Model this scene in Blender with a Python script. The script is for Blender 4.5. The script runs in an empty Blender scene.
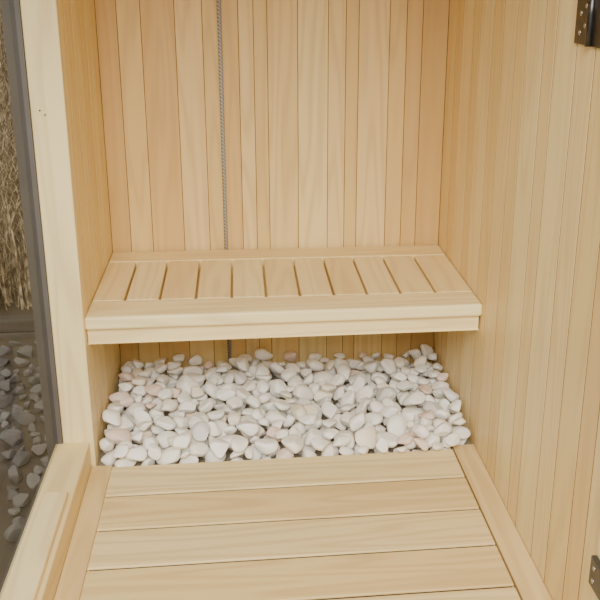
import bpy, bmesh, math, random
import numpy as np
from mathutils import Matrix, Vector, Euler
random.seed(7); rng = np.random.default_rng(11)
scene = bpy.context.scene
col = scene.collection

# ------------------------------------------------------------------ helpers
def lin(r, g, b):
    f = lambda c: (c/255/12.92) if c/255 <= .04045 else ((c/255+.055)/1.055)**2.4
    return (f(r), f(g), f(b), 1)

def tag(o, label=None, cat=None, group=None, kind=None):
    if label: o['label'] = label
    if cat: o['category'] = cat
    if group: o['group'] = group
    if kind: o['kind'] = kind
    return o

def empty(name, loc):
    o = bpy.data.objects.new(name, None); col.objects.link(o)
    o.location = loc; o.empty_display_size = .05
    return o

def link_mesh(name, me, mat, parent=None, loc=(0, 0, 0)):
    o = bpy.data.objects.new(name, me); col.objects.link(o)
    if mat is not None and not me.materials: me.materials.append(mat)
    o.location = loc
    if parent is not None: o.parent = parent
    return o

class Wood:
    """collects bevelled boards into one mesh, with grain coordinates and a tone per board"""
    def __init__(s, origin=(0, 0, 0), shear=0):
        s.v = []; s.f = []; s.gc = []; s.tone = []; s.o = Vector(origin); s.sh = shear
    def board(s, x0, x1, y0, y1, z0, z1, axis, bev=.002, tone=None, seg=2, fn=None):
        bm = bmesh.new(); bmesh.ops.create_cube(bm, size=1)
        dx, dy, dz = x1-x0, y1-y0, z1-z0
        for v in bm.verts: v.co = Vector((v.co.x*dx, v.co.y*dy, v.co.z*dz))
        if bev > 0:
            bmesh.ops.bevel(bm, geom=bm.edges[:], offset=bev, segments=seg, affect='EDGES', profile=.5)
        c = Vector(((x0+x1)/2, (y0+y1)/2, (z0+z1)/2)); n = len(s.v)
        bm.verts.index_update()
        if tone is None: tone = random.random()
        ra, rb = random.uniform(0, 30), random.uniform(0, 30)
        oth = [i for i in range(3) if i != axis]
        for v in bm.verts:
            q = v.co+c
            q.y += s.sh*q.x
            if fn: q = fn(q)
            s.v.append(q-s.o)
            s.gc.append((v.co[axis]+ra, v.co[oth[0]]+rb, v.co[oth[1]])); s.tone.append(tone)
        for f in bm.faces: s.f.append([n+v.index for v in f.verts])
        bm.free()
    def build(s, name, mat, parent=None, loc=None):
        me = bpy.data.meshes.new(name)
        me.from_pydata([tuple(v) for v in s.v], [], s.f)
        a = me.attributes.new('gc', 'FLOAT_VECTOR', 'POINT'); a.data.foreach_set('vector', np.array(s.gc, 'f').ravel())
        a = me.attributes.new('tone', 'FLOAT', 'POINT'); a.data.foreach_set('value', np.array(s.tone, 'f'))
        me.update()
        return link_mesh(name, me, mat, parent, s.o if (loc is None and parent is None) else (loc or (0, 0, 0)))

def bm_obj(name, bm, mat, parent=None, loc=(0, 0, 0), smooth=False):
    me = bpy.data.meshes.new(name); bm.to_mesh(me); bm.free()
    if smooth:
        for p in me.polygons: p.use_smooth = True
    return link_mesh(name, me, mat, parent, loc)

def box_bm(dx, dy, dz, bev=.001, c=(0, 0, 0)):
    bm = bmesh.new(); bmesh.ops.create_cube(bm, size=1)
    for v in bm.verts: v.co = Vector((v.co.x*dx+c[0], v.co.y*dy+c[1], v.co.z*dz+c[2]))
    if bev: bmesh.ops.bevel(bm, geom=bm.edges[:], offset=bev, segments=2, affect='EDGES', profile=.5)
    return bm
def addbox(bm, x0, x1, y0, y1, z0, z1, sh=0):
    r = bmesh.ops.create_cube(bm, size=1)
    for v in r['verts']:
        v.co = Vector(((x0+x1)/2+v.co.x*(x1-x0), (y0+y1)/2+v.co.y*(y1-y0), (z0+z1)/2+v.co.z*(z1-z0)))
        v.co.y += sh*v.co.x

# ------------------------------------------------------------------ materials
class NT:
    def __init__(s, name):
        s.m = bpy.data.materials.new(name); s.m.use_nodes = True
        s.t = s.m.node_tree; s.b = s.t.nodes['Principled BSDF']
    def n(s, typ, **kw):
        nd = s.t.nodes.new(typ)
        for k, v in kw.items():
            if k in nd.inputs.keys(): nd.inputs[k].default_value = v
            else: setattr(nd, k, v)
        return nd
    def l(s, a, b): s.t.links.new(a, b)
    def math(s, op, a, b=None, c=None):
        nd = s.t.nodes.new('ShaderNodeMath'); nd.operation = op
        for i, x in enumerate((a, b, c)):
            if x is None: continue
            if isinstance(x, (int, float)): nd.inputs[i].default_value = x
            else: s.l(x, nd.inputs[i])
        return nd.outputs[0]
    def ramp(s, fac, stops):
        nd = s.t.nodes.new('ShaderNodeValToRGB'); e = nd.color_ramp.elements
        while len(e) < len(stops): e.new(.5)
        for el, (p, c) in zip(e, stops): el.position = p; el.color = c
        s.l(fac, nd.inputs[0]); return nd.outputs[0]
    def mix(s, fac, a, b, mode='MIX'):
        nd = s.t.nodes.new('ShaderNodeMix'); nd.data_type = 'RGBA'; nd.blend_type = mode
        for sock, x in ((nd.inputs[0], fac), (nd.inputs[6], a), (nd.inputs[7], b)):
            if isinstance(x, (int, float, tuple)): sock.default_value = x
            else: s.l(x, sock)
        return nd.outputs[2]

def wood(name, stops, grain=.35, rough=.45, fig=1.0, dark=(180, 136, 74), hi=(248, 230, 172)):
    k = NT(name)
    gc = k.n('ShaderNodeAttribute', attribute_name='gc'); tn = k.n('ShaderNodeAttribute', attribute_name='tone')
    def mapped(sx, sy, sz):
        mp = k.n('ShaderNodeMapping'); mp.inputs['Scale'].default_value = (sx, sy, sz)
        k.l(gc.outputs['Vector'], mp.inputs['Vector']); return mp.outputs[0]
    n1 = k.n('ShaderNodeTexNoise', Scale=1.0, Detail=2.0, Roughness=.45); k.l(mapped(.7, 9, 9), n1.inputs['Vector'])
    rings = k.math('SINE', k.math('MULTIPLY', n1.outputs['Fac'], 60.0*fig))
    rings = k.math('POWER', k.math('MULTIPLY_ADD', rings, .5, .5), 2.0)
    n2 = k.n('ShaderNodeTexNoise', Scale=1.0, Detail=3.0, Roughness=.6); k.l(mapped(4, 240, 240), n2.inputs['Vector'])
    n3 = k.n('ShaderNodeTexNoise', Scale=1.0, Detail=2.0); k.l(mapped(1.5, 14, 14), n3.inputs['Vector'])
    base = k.ramp(tn.outputs['Fac'], stops)
    shade = k.math('ADD', k.math('MULTIPLY', rings, .6), k.math('MULTIPLY', n2.outputs['Fac'], .5))
    fac = k.math('MULTIPLY', shade, grain)
    c = k.mix(fac, base, lin(*dark), 'MIX')
    c = k.mix(k.math('MULTIPLY', n3.outputs['Fac'], .28), c, lin(*hi))
    k.l(c, k.b.inputs['Base Color'])
    k.b.inputs['Roughness'].default_value = rough
    k.b.inputs['Specular IOR Level'].default_value = .35
    bp = k.n('ShaderNodeBump', Strength=.08, Distance=.001); k.l(n2.outputs['Fac'], bp.inputs['Height'])
    k.l(bp.outputs[0], k.b.inputs['Normal'])
    return k.m

HONEY = [(0, lin(246, 223, 156)), (.3, lin(240, 207, 140)), (.55, lin(230, 195, 120)), (.8, lin(221, 178, 106)), (1, lin(202, 155, 81))]
WALL = [(0, lin(248, 229, 168)), (.3, lin(243, 217, 156)), (.55, lin(236, 207, 138)), (.8, lin(229, 193, 125)), (1, lin(213, 172, 100))]
PALE = [(0, lin(249, 232, 176)), (.35, lin(246, 224, 166)), (.65, lin(241, 217, 154)), (1, lin(232, 202, 138))]
DECK = [(0, lin(246, 226, 170)), (.4, lin(238, 212, 154)), (.7, lin(232, 203, 140)), (1, lin(214, 183, 118))]
M_back = wood('wood_back_wall', HONEY, .44)
M_wall = wood('wood_wall', WALL, .34)
M_pale = wood('wood_pale', PALE, .36)
M_deck = wood('wood_deck', DECK, .48, .5)
M_post = wood('wood_post', PALE, .38)
M_old = wood('wood_weathered', [(0, lin(112, 103, 92)), (1, lin(84, 76, 66))], .4, .85, 1, (50, 44, 38), (120, 112, 102))

def plain(name, c, rough=.5, metal=0, noise=0, scale=40):
    k = NT(name)
    if noise:
        tc = k.n('ShaderNodeTexCoord'); nz = k.n('ShaderNodeTexNoise', Scale=scale, Detail=4.0)
        k.l(tc.outputs['Object'], nz.inputs['Vector'])
        d = tuple(x*(1-noise) for x in c[:3])+(1,)
        k.l(k.mix(nz.outputs['Fac'], c, d), k.b.inputs['Base Color'])
    else: k.b.inputs['Base Color'].default_value = c
    k.b.inputs['Roughness'].default_value = rough; k.b.inputs['Metallic'].default_value = metal
    return k.m
M_frame = plain('window_metal', lin(104, 98, 91), .5, 0, .35, 8)
M_hinge = plain('hinge_metal', lin(88, 84, 80), .35, .8, .7, 60)
M_brack = plain('bracket_metal', lin(96, 96, 95), .4, .7, .3, 60)
M_screw = plain('screw_metal', lin(190, 186, 178), .3, .9, .1)
M_nail = plain('nail_metal', lin(70, 60, 50), .5, .6)
M_pit = plain('pit_base', lin(170, 156, 136), .9, 0, .4)
M_earth = plain('dry_earth', lin(110, 98, 80), .95, 0, .5, 6)
M_groove_shade = plain('groove_shade', lin(126, 86, 44), .95, 0, .2)  # backing, and the groove shade put in as dark brown colour
M_side_groove_shade = plain('side_groove_shade', lin(148, 106, 58), .95, 0, .2)  # the same painted groove shade for the side walls, lighter
M_dark = plain('underlay_gap_shade', lin(60, 41, 24), .95, 0, .2)  # slab and joist, and the painted shade between floor boards

def stone(name, c1, c2, rough=.55, vein=.2):
    k = NT(name)
    tc = k.n('ShaderNodeTexCoord'); oi = k.n('ShaderNodeObjectInfo')
    ad = k.n('ShaderNodeVectorMath', operation='ADD')
    k.l(tc.outputs['Object'], ad.inputs[0])
    cb = k.n('ShaderNodeCombineXYZ'); k.l(k.math('MULTIPLY', oi.outputs['Random'], 37.0), cb.inputs[0]); k.l(cb.outputs[0], ad.inputs[1])
    nz = k.n('ShaderNodeTexNoise', Scale=1.6, Detail=5.0, Roughness=.6, Distortion=.6); k.l(ad.outputs[0], nz.inputs['Vector'])
    n2 = k.n('ShaderNodeTexNoise', Scale=14.0, Detail=3.0); k.l(ad.outputs[0], n2.inputs['Vector'])
    base = k.mix(oi.outputs['Random'], c1, c2)
    dk = tuple(x*.72 for x in c2[:3])+(1,)
    f = k.math('MULTIPLY', k.math('MULTIPLY', nz.outputs['Fac'], n2.outputs['Fac']), vein*3)
    k.l(k.mix(f, base, dk), k.b.inputs['Base Color'])
    k.b.inputs['Roughness'].default_value = rough; k.b.inputs['Specular IOR Level'].default_value = .3
    bp = k.n('ShaderNodeBump', Strength=.15, Distance=.002); k.l(n2.outputs['Fac'], bp.inputs['Height']); k.l(bp.outputs[0], k.b.inputs['Normal'])
    return k.m
S_white = stone('stone_white', lin(255, 252, 242), lin(253, 247, 234), .5, .10)
S_cream = stone('stone_cream', lin(253, 244, 224), lin(248, 236, 211))
S_pink = stone('stone_pink', lin(248, 229, 213), lin(243, 216, 198))
S_grey = stone('stone_grey', lin(242, 238, 230), lin(228, 224, 216))
S_dark = stone('stone_outdoor', lin(158, 152, 143), lin(110, 106, 100), .85, .4)

k = NT('window_glass')
tr = k.n('ShaderNodeBsdfTransparent'); tr.inputs[0].default_value = (.68, .67, .65, 1)
gl = k.n('ShaderNodeBsdfGlossy'); gl.inputs['Roughness'].default_value = .03
mx = k.n('ShaderNodeMixShader'); mx.inputs[0].default_value = .04
k.l(tr.outputs[0], mx.inputs[1]); k.l(gl.outputs[0], mx.inputs[2])
k.l(mx.outputs[0], k.t.nodes['Material Output'].inputs['Surface']); M_glass = k.m

k = NT('braided_cable')
tc = k.n('ShaderNodeTexCoord'); wv = k.n('ShaderNodeTexWave', Scale=60.0, Distortion=0.0); wv.bands_direction = 'DIAGONAL'
k.l(tc.outputs['Object'], wv.inputs['Vector'])
k.l(k.ramp(wv.outputs['Fac'], [(.1, lin(122, 120, 118)), (.9, lin(184, 181, 176))]), k.b.inputs['Base Color'])
k.b.inputs['Roughness'].default_value = .5; M_cable = k.m

k = NT('dry_grass')
tc = k.n('ShaderNodeTexCoord'); nz = k.n('ShaderNodeTexNoise', Scale=25.0); k.l(tc.outputs['Object'], nz.inputs['Vector'])
k.l(k.ramp(nz.outputs['Fac'], [(.35, lin(100, 84, 62)), (.5, lin(172, 150, 114)), (.65, lin(230, 210, 172))]), k.b.inputs['Base Color'])
k.b.inputs['Roughness'].default_value = .9; M_grass = k.m

# ------------------------------------------------------------------ the room
TOP, FRONT = 1.55, -1.75
P = .088
GAP, BEV = .0009, .0004
def struct(o): o['kind'] = 'structure'; return o

w = Wood()
edges = [-.5, -.442, -.376, -.281, -.204, -.160, -.103, -.060, -.021, .066, .154, .205, .242, .331, .380, .426, .5]
tones = [.85, .5, .8, .3, .55, .75, .25, .55, .35, .05, .25, .6, .3, .65, .9, 1.0, .6]
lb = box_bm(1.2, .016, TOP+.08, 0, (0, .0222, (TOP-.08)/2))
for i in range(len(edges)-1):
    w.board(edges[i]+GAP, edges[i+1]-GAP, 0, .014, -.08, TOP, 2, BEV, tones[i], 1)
    if i: addbox(lb, edges[i]-GAP, edges[i]+GAP, .0014, .0142, -.08, TOP)  # dark strip in the joint, painted shade of the groove
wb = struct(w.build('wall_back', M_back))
bm_obj('backing_groove_shade', lb, M_groove_shade, wb)

w = Wood(); y = 0; i = 0
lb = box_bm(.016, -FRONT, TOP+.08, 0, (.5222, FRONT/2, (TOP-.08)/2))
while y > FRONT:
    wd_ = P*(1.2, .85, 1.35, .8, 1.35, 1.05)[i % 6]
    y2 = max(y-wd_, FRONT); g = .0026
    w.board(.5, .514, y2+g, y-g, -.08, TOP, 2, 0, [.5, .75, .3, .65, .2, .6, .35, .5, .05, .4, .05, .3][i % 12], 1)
    addbox(lb, .5006, .5142, y2-g, y2+g, -.08, TOP); y = y2; i += 1  # near-flush dark strip stands in for the groove's shade
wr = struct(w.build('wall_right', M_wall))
bm_obj('backing_groove_shade', lb, M_side_groove_shade, wr)

w = Wood(); y = 0; i = 0
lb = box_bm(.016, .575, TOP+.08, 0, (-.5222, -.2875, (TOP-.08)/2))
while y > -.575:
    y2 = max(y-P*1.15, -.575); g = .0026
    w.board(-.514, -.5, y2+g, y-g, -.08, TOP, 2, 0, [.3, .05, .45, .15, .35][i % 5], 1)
    if y2 > -.57: addbox(lb, -.5142, -.5005, y2-g, y2+g, -.08, TOP)  # near-flush dark strip, groove shade as colour
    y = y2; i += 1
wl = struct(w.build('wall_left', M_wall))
bm_obj('backing_groove_shade', lb, M_side_groove_shade, wl)

w = Wood(); w.board(-.6, .6, FRONT, .03, TOP, TOP+.03, 1, .002, .4)
struct(w.build('ceiling', M_wall))

# corner post left of the bench, with two nail heads
w = Wood((-.54, -.62, .04)); w.board(-.577, -.499, -.595, -.535, -.05, TOP, 2, .003, .25)
post = struct(w.build('trim_1', M_post))
for (nx, nz) in ((-.556, .89), (-.545, .88)):
    bm = bmesh.new(); bmesh.ops.create_cone(bm, cap_ends=True, segments=12, radius1=.0022, radius2=.0018, depth=.002, matrix=Matrix.Rotation(math.pi/2, 4, 'X'))
    bm_obj('nail', bm, M_nail, post, (nx+.54, -.5955+.62, nz-.04))

# sill under the window: base board and the stepped block on it
w = Wood(); w.board(-.595, -.510, -1.85, -.5955, -.06, .050, 1, .003, .55)
struct(w.build('trim_2', M_post))
w = Wood(); w.board(-.584, -.520, -1.85, -.86, .0505, .066, 1, .003, .15)
struct(w.build('trim_3', M_post))
# ledger boards either side of the deck, a little lower than its boards
w = Wood(); w.board(-.5095, -.457, -1.7, -.5965, -.06, -.018, 1, .002, .6)
struct(w.build('trim_4', M_deck))
w = Wood(); w.board(.440, .499, -1.7, -.560, -.06, -.014, 1, .002, .6)
struct(w.build('trim_5', M_deck))
w = Wood(); w.board(.482, .4995, -1.56, -1.44, -.05, TOP, 2, .002, .1)
struct(w.build('trim_6', M_post))

# floor boards (laid very slightly askew)
SH = .034
w = Wood(shear=SH); y = -.619; tn = [.1, .55, .3, .7, .25, .5, .4, .6]; i = 0
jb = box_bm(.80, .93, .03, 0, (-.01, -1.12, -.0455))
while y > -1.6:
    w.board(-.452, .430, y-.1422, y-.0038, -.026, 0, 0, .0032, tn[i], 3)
    if i: addbox(jb, -.448, .426, y-.0037, y+.0037, -.028, -.0046, SH)  # dark strip added in the gap as its painted shade
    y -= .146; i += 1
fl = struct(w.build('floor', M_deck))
bm_obj('joist_gap_shade', jb, M_dark, fl)
pit = bm_obj('floor_base', box_bm(1.02, .66, .03, 0, (0, -.31, -.052)), M_pit); struct(pit)
pit2 = bm_obj('floor_slab', box_bm(1.02, 2.2, .02, 0, (0, -.9, -.0785)), M_dark); struct(pit2)

# ------------------------------------------------------------------ window on the left
bm = bmesh.new()
addbox(bm, -.617, -.5775, -.600, -.555, -.25, TOP)
addbox(bm, -.612, -.598, -1.85, -.600, -.25, .02)
fr = bm_obj('window_1', bm, M_frame); struct(fr)
bm = bmesh.new()
bm.faces.new([bm.verts.new(c) for c in ((-.588, -1.84, .051), (-.588, -.601, .051), (-.588, -.601, TOP-.01), (-.588, -1.84, TOP-.01))])
bm_obj('glass_pane', bm, M_glass, fr)

# ------------------------------------------------------------------ slatted bench
HB, BD = .384, .572
o0 = (0, -BD/2, HB-.09)
bench = empty('bench', o0)
tag(bench, 'pale wooden slatted bench shelf spanning wall to wall above the white pebbles', 'bench')
def bpart(name, mat, fn):
    w = Wood(o0); fn(w); return w.build(name, mat, bench, (0, 0, 0))
tilt = lambda q: Vector((q.x, q.y+(.024*q.x if q.y < -.5 else 0), q.z))
bpart('back_rail', M_pale, lambda w: w.board(-.4985, .4985, -.114, -.013, HB-.028, HB, 0, .004, .6, 3))
bpart('front_rail', M_pale, lambda w: w.board(-.4999, .4998, -BD, -.455, HB-.034, HB, 0, .008, .05, 5, tilt))
gaps = [-.4985, -.415, -.325, -.231, -.138, -.048, .041, .130, .218, .307, .400, .4985]
def slats(w):
    tt = [.5, .15, .75, .4, .05, .5, .3, .8, .35, .55, .65]
    for i in range(11):
        w.board(gaps[i]+(.0029 if i else 0), gaps[i+1]-(.0029 if i < 10 else 0), -.4535, -.1155, HB-.030, HB-.001, 1, .0045, tt[i], 4)
bpart('slats', M_pale, slats)
bpart('apron', M_pale, lambda w: w.board(-.497, .495, -BD+.060, -BD+.021, HB-.077, HB-.0345, 0, .004, .3, 3, tilt))
bpart('back_bearer', M_pale, lambda w: w.board(-.494, .494, -.05, -.018, HB-.07, HB-.0285, 0, .003, .6))

# ------------------------------------------------------------------ cable on the back wall
bm = bmesh.new()
bmesh.ops.create_cone(bm, cap_ends=True, segments=14, radius1=.0042, radius2=.0068, depth=TOP+.03-.004)
cb = bm_obj('cable', bm, M_cable, None, (-.155, -.0070, (TOP-.03)/2), True)
tag(cb, 'thin grey braided cable running straight up the plank back wall', 'cable')

# ------------------------------------------------------------------ hinge and bracket on the right
def screw_at(e, x, y, z):
    bm = bmesh.new(); bmesh.ops.create_uvsphere(bm, u_segments=12, v_segments=8, radius=.0048)
    for v in bm.verts: v.co.x *= .45
    bm_obj('screw', bm, M_screw, e, (x, y, z), True)
e = empty('hinge', (.5, -1.062, 1.062)); tag(e, 'dark metal hinge with screws high on the right plank wall', 'hinge')
h, wd_, th = .11, .13, .004
bm_obj('plate', box_bm(th, wd_, h, .001, (-th/2, -wd_/2, h/2)), M_hinge, e)
bm = bmesh.new(); bmesh.ops.create_cone(bm, cap_ends=True, segments=16, radius1=.006, radius2=.006, depth=h)
bm_obj('barrel', bm, M_hinge, e, (-th-.003, -wd_*.62, h/2), True)
for j in range(3):
    for yy in (-wd_*.2, -wd_*.38): screw_at(e, -th-.0002, yy, h*((.18 if yy > -wd_*.3 else .3)+.3*j))
e = empty('bracket', (.482, -1.442, .190)); tag(e, 'small flat grey metal bracket low on the right door post', 'bracket')
bm_obj('plate', box_bm(.010, .09, .055, .0015, (-.005, -.045, .0275)), M_brack, e)
screw_at(e, -.0102, -.018, .040); screw_at(e, -.0102, -.018, .015)

# ------------------------------------------------------------------ pebbles
def pebble_mesh(seed, cuts=9, dmin=.45, sm=3, cap=1.03):
    r = np.random.default_rng(seed)
    bm = bmesh.new(); bmesh.ops.create_icosphere(bm, subdivisions=4, radius=1)
    P_ = np.array([v.co for v in bm.verts])
    N = r.normal(size=(cuts, 3)); N /= np.linalg.norm(N, axis=1)[:, None]; D = r.uniform(dmin, .86, cuts)
    for n, d in zip(N, D):
        h = P_@n; over = np.maximum(h-d, 0)
        P_ = P_-np.outer(over*.9, n)
    ks = r.normal(size=(5, 3))*1.6; ph = r.uniform(0, 6.28, 5); am = r.uniform(.02, .055, 5)
    P_ = P_*(1+(np.sin(P_@ks.T+ph)*am).sum(1))[:, None]
    for v, q in zip(bm.verts, P_): v.co = Vector(q)
    for _ in range(sm): bmesh.ops.smooth_vert(bm, verts=bm.verts[:], factor=.5, use_axis_x=True, use_axis_y=True, use_axis_z=True)
    A = np.array([v.co for v in bm.verts]); c = (A.max(0)+A.min(0))/2; e = (A.max(0)-A.min(0))/2
    A = (A-c)/e; A /= max(1, np.linalg.norm(A, axis=1).max()/cap)
    for v, q in zip(bm.verts, A): v.co = Vector(q)
    me = bpy.data.meshes.new('pebble'); bm.to_mesh(me); bm.free()
    for p in me.polygons: p.use_smooth = True
    return me
PM = [pebble_mesh(s, 7+s % 5, .46, 4, 1.07) for s in range(28)]
for me in PM: me.materials.append(S_white)
G = .004; X0, X1, Y0, Y1 = -.498, .498, -.640, -.002
nx, ny = int((X1-X0)/G), int((Y1-Y0)/G)
gx = X0+(np.arange(nx)+.5)*G; gy = Y0+(np.arange(ny)+.5)*G
H = np.full((nx, ny), -.037)
GX, GY = np.meshgrid(gx, gy, indexing='ij')
DK = (GY < -.621+SH*GX)
jd = DK.sum(1)
H[DK] = .006                       # where the deck already is
H[(GX > .438) & (GY < -.558)] = .006   # and the ends of the ledgers
H[(GX < -.455) & (GY < -.595)] = .006
IDM = np.full((nx, ny), -1)
def shape(a, b, c, R):
    A = R@np.diag([1/a**2, 1/b**2, 1/c**2])@R.T
    rad = max(a, b, c); n = int(rad/G)+1
    d = np.arange(-n, n+1)*G; DX, DY = np.meshgrid(d, d, indexing='ij')
    B = A[0, 2]*DX+A[1, 2]*DY; C = A[0, 0]*DX**2+2*A[0, 1]*DX*DY+A[1, 1]*DY**2-1
    D = B*B-A[2, 2]*C; ok = D > 0; D = np.sqrt(np.where(ok, D, 0))
    return n, ok, (-B-D)/A[2, 2], (-B+D)/A[2, 2]
N_PEB = 530
K = .96
made = []
for i in range(N_PEB):
    a = min(.041, max(.020, random.gauss(.0292, .0064))); b = a*random.uniform(.66, .93); c = a*random.uniform(.46, .70)
    if i > N_PEB-150: a *= .86; b *= .86; c *= .86
    e2 = (Matrix.Rotation(random.gauss(0, .38), 3, 'X')@Matrix.Rotation(random.gauss(0, .38), 3, 'Y')@Matrix.Rotation(random.uniform(0, 6.28), 3, 'Z'))
    R = np.array(e2)
    n, ok, lo, hi = shape(a*K, b*K, c*K, R)
    ii, jj = np.where(ok); mx, Mx, my, My = ii.min()-n, ii.max()-n, jj.min()-n, jj.max()-n
    best = None
    for t in range(240):
        ci = random.randint(-mx, nx-1-Mx)
        if t % 4 == 0: cj = int(jd[ci+mx:ci+Mx+1].max())-my        # snug against the floorboard edge
        else: cj = random.randint(-my, ny-1-My)
        hs = H[ci+mx:ci+Mx+1, cj+my:cj+My+1]
        o = ok[mx+n:Mx+n+1, my+n:My+n+1]; l = lo[mx+n:Mx+n+1, my+n:My+n+1]
        z = np.where(o, hs-l, -9).max()
        sc = z-.008*max(0, abs(gx[ci])-.36)/.12
        if abs(gx[ci]) > .43 and gy[cj] < -.55: sc += .03
        if best is None or sc < best[0]: best = (sc, z, ci, cj)
    _, z, ci, cj = best
    hs = H[ci+mx:ci+Mx+1, cj+my:cj+My+1]; im = IDM[ci+mx:ci+Mx+1, cj+my:cj+My+1]
    o = ok[mx+n:Mx+n+1, my+n:My+n+1]; u = hi[mx+n:Mx+n+1, my+n:My+n+1]
    up = o & (z+u > hs); im[up] = i
    hs[o] = np.maximum(hs, z+u)[o]
    made.append((gx[ci], gy[cj], z-.001, a, b, c, e2))
seen = np.bincount(IDM[IDM >= 0].ravel(), minlength=N_PEB)
order = sorted(range(N_PEB), key=lambda i: -seen[i])
top = sorted(order[:300]); buried = sorted(order[300:])
kinds = [('white', S_white, .74), ('cream', S_cream, .11), ('pinkish', S_pink, .09), ('pale grey', S_grey, .06)]
def zone(x, y):
    if x < -.37: return 'at the left end of the bed by the left wall'
    if x > .37: return 'at the right end of the bed by the right wall'
    if y > -.2: return 'at the back of the bed below the plank wall'
    if y < -.45: return 'along the front floorboard edge'
    return 'in the middle of the bed below the bench front'
for idx in top:
    (x, y, z, a, b, c, R) = made[idx]
    me = random.choice(PM)
    o = bpy.data.objects.new('pebble', me); col.objects.link(o)
    o.matrix_world = Matrix.Translation((x, y, z))@R.to_4x4()@Matrix.Diagonal((a, b, c, 1))
    r = random.random(); acc = 0
    for nm, mt, pr in kinds:
        acc += pr
        if r <= acc: break
    o.material_slots[0].link = 'OBJECT'; o.material_slots[0].material = mt
    tag(o, 'smooth %s pebble %s' % (nm, zone(x, y)), 'pebble', 'pebbles in the bed under the bench')
# the pebbles buried below those, as one fill
V, F = [], []
for idx in buried:
    (x, y, z, a, b, c, R) = made[idx]
    me = PM[idx % len(PM)]
    M = Matrix.Translation((x, y, z))@R.to_4x4()@Matrix.Diagonal((a, b, c, 1)); n0 = len(V)
    V += [tuple(M@v.co) for v in me.vertices]; F += [tuple(n0+j for j in p.vertices) for p in me.polygons]
me = bpy.data.meshes.new('pebble_fill'); me.from_pydata(V, [], F)
for p in me.polygons: p.use_smooth = True
tag(link_mesh('pebble_fill', me, plain('fill_stone', lin(251, 245, 233), .6, 0, .12, 60)), 'half hidden white pebbles filling the bed beneath the top stones', 'pebbles', kind='stuff')

# ------------------------------------------------------------------ outside the window
def gz(x, y): return -.25+max(0, y-.8)*.16
bm = bmesh.new()
vs = []
for yy in [-3+.5*i for i in range(60)]:
    vs.append([bm.verts.new((xx, yy, gz(xx, yy))) for xx in (-12, -6, -3, -1.5, -.62)])
for r0, r1 in zip(vs, vs[1:]):
    for j in range(4): bm.faces.new((r0[j], r0[j+1], r1[j+1], r1[j]))
struct(bm_obj('ground', bm, M_earth))
V = []; F = []
for i in range(4200):
    yy = 1.12+random.random()**1.5*9; D = yy+2.78
    xx = -.11-D*random.uniform(.17, .33)
    h = random.uniform(.15, .65); a = random.uniform(0, 6.28); lean = min(random.uniform(.05, .8)*h, .13 if yy < 1.5 else .3); wd = random.uniform(.003, .008)
    z0 = gz(xx, yy); px, py = -math.sin(a)*wd, math.cos(a)*wd; b0 = len(V)
    for s in (0, .5, 1):
        cx, cy, cz = xx+math.cos(a)*lean*s*s, yy+math.sin(a)*lean*s*s, z0+h*s*(1-.25*s)
        k_ = 1-.85*s
        V += [(cx-px*k_, cy-py*k_, cz), (cx+px*k_, cy+py*k_, cz)]
    F += [(b0, b0+1, b0+3, b0+2), (b0+2, b0+3, b0+5, b0+4)]
me = bpy.data.meshes.new('dry_grass'); me.from_pydata(V, [], F)
tag(link_mesh('dry_grass', me, M_grass), 'dry brown grass outside the left window', 'grass', kind='stuff')
w = Wood((-1.4, .9, -.25)); w.board(-2.1, -.72, .86, .95, -.25, -.205, 0, .006, .2); w.board(-2.1, -.72, .865, .95, -.2045, -.155, 0, .006, .8)
tag(w.build('timber_beam', M_old), 'dark weathered timber between the outdoor rocks and the dry grass', 'timber')
RM = [pebble_mesh(100+s, 16, .36, 0, 1.1) for s in range(10)]
for me in RM: me.materials.append(S_dark)
pts = []; tries = 0
while len(pts) < 230 and tries < 60000:
    tries += 1
    yy = random.uniform(-.8, .80); D = yy+2.776; xx = -.11-D*random.uniform(.205, .28); r = random.choice((.020, .024, .03, .036, .044))
    if xx > -.635-r: continue
    if all((xx-p[0])**2+(yy-p[1])**2 > ((r+p[2])*.98)**2 for p in pts): pts.append((xx, yy, r))
for xx, yy, r in pts:
    me = random.choice(RM); o = bpy.data.objects.new('rock', me); col.objects.link(o)
    o.location = (xx, yy, gz(xx, yy)+r*.6); o.scale = (r, r*.9, r*.75); o.rotation_euler = (random.gauss(0, .4), random.gauss(0, .4), random.uniform(0, 6))
    tag(o, 'dark grey rough rock on the ground outside the left window', 'rock', 'rocks outside the left window')

# ------------------------------------------------------------------ light
wd = bpy.data.worlds.new('World'); scene.world = wd; wd.use_nodes = True
bg = wd.node_tree.nodes['Background']; bg.inputs[0].default_value = (1, .98, .94, 1); bg.inputs[1].default_value = 1.0
def area(name, loc, target, size, power, colr):
    l = bpy.data.lights.new(name, 'AREA'); l.size = size; l.energy = power; l.color = colr
    o = bpy.data.objects.new(name, l); col.objects.link(o); o.location = loc
    o.rotation_euler = (Vector(target)-Vector(loc)).to_track_quat('-Z', 'Y').to_euler()
area('doorway_daylight', (-.25, -3.9, 2.4), (.03, -.35, .3), 1.2, 176, (1, .98, .93))

# ------------------------------------------------------------------ camera
p, yw, rl, f = .339, -.06473, -.0042, 941.01
R = Matrix.Rotation(yw, 4, 'Z')@Matrix.Rotation(math.pi/2-p, 4, 'X')@Matrix.Rotation(rl, 4, 'Z')
cd = bpy.data.cameras.new('camera'); cam = bpy.data.objects.new('camera', cd); col.objects.link(cam)
cd.sensor_width = 36; cd.lens = f*36/600; cd.clip_start = .02
cam.matrix_world = Matrix.Translation((-.11033, -2.77573, 1.19089))@R
scene.camera = cam
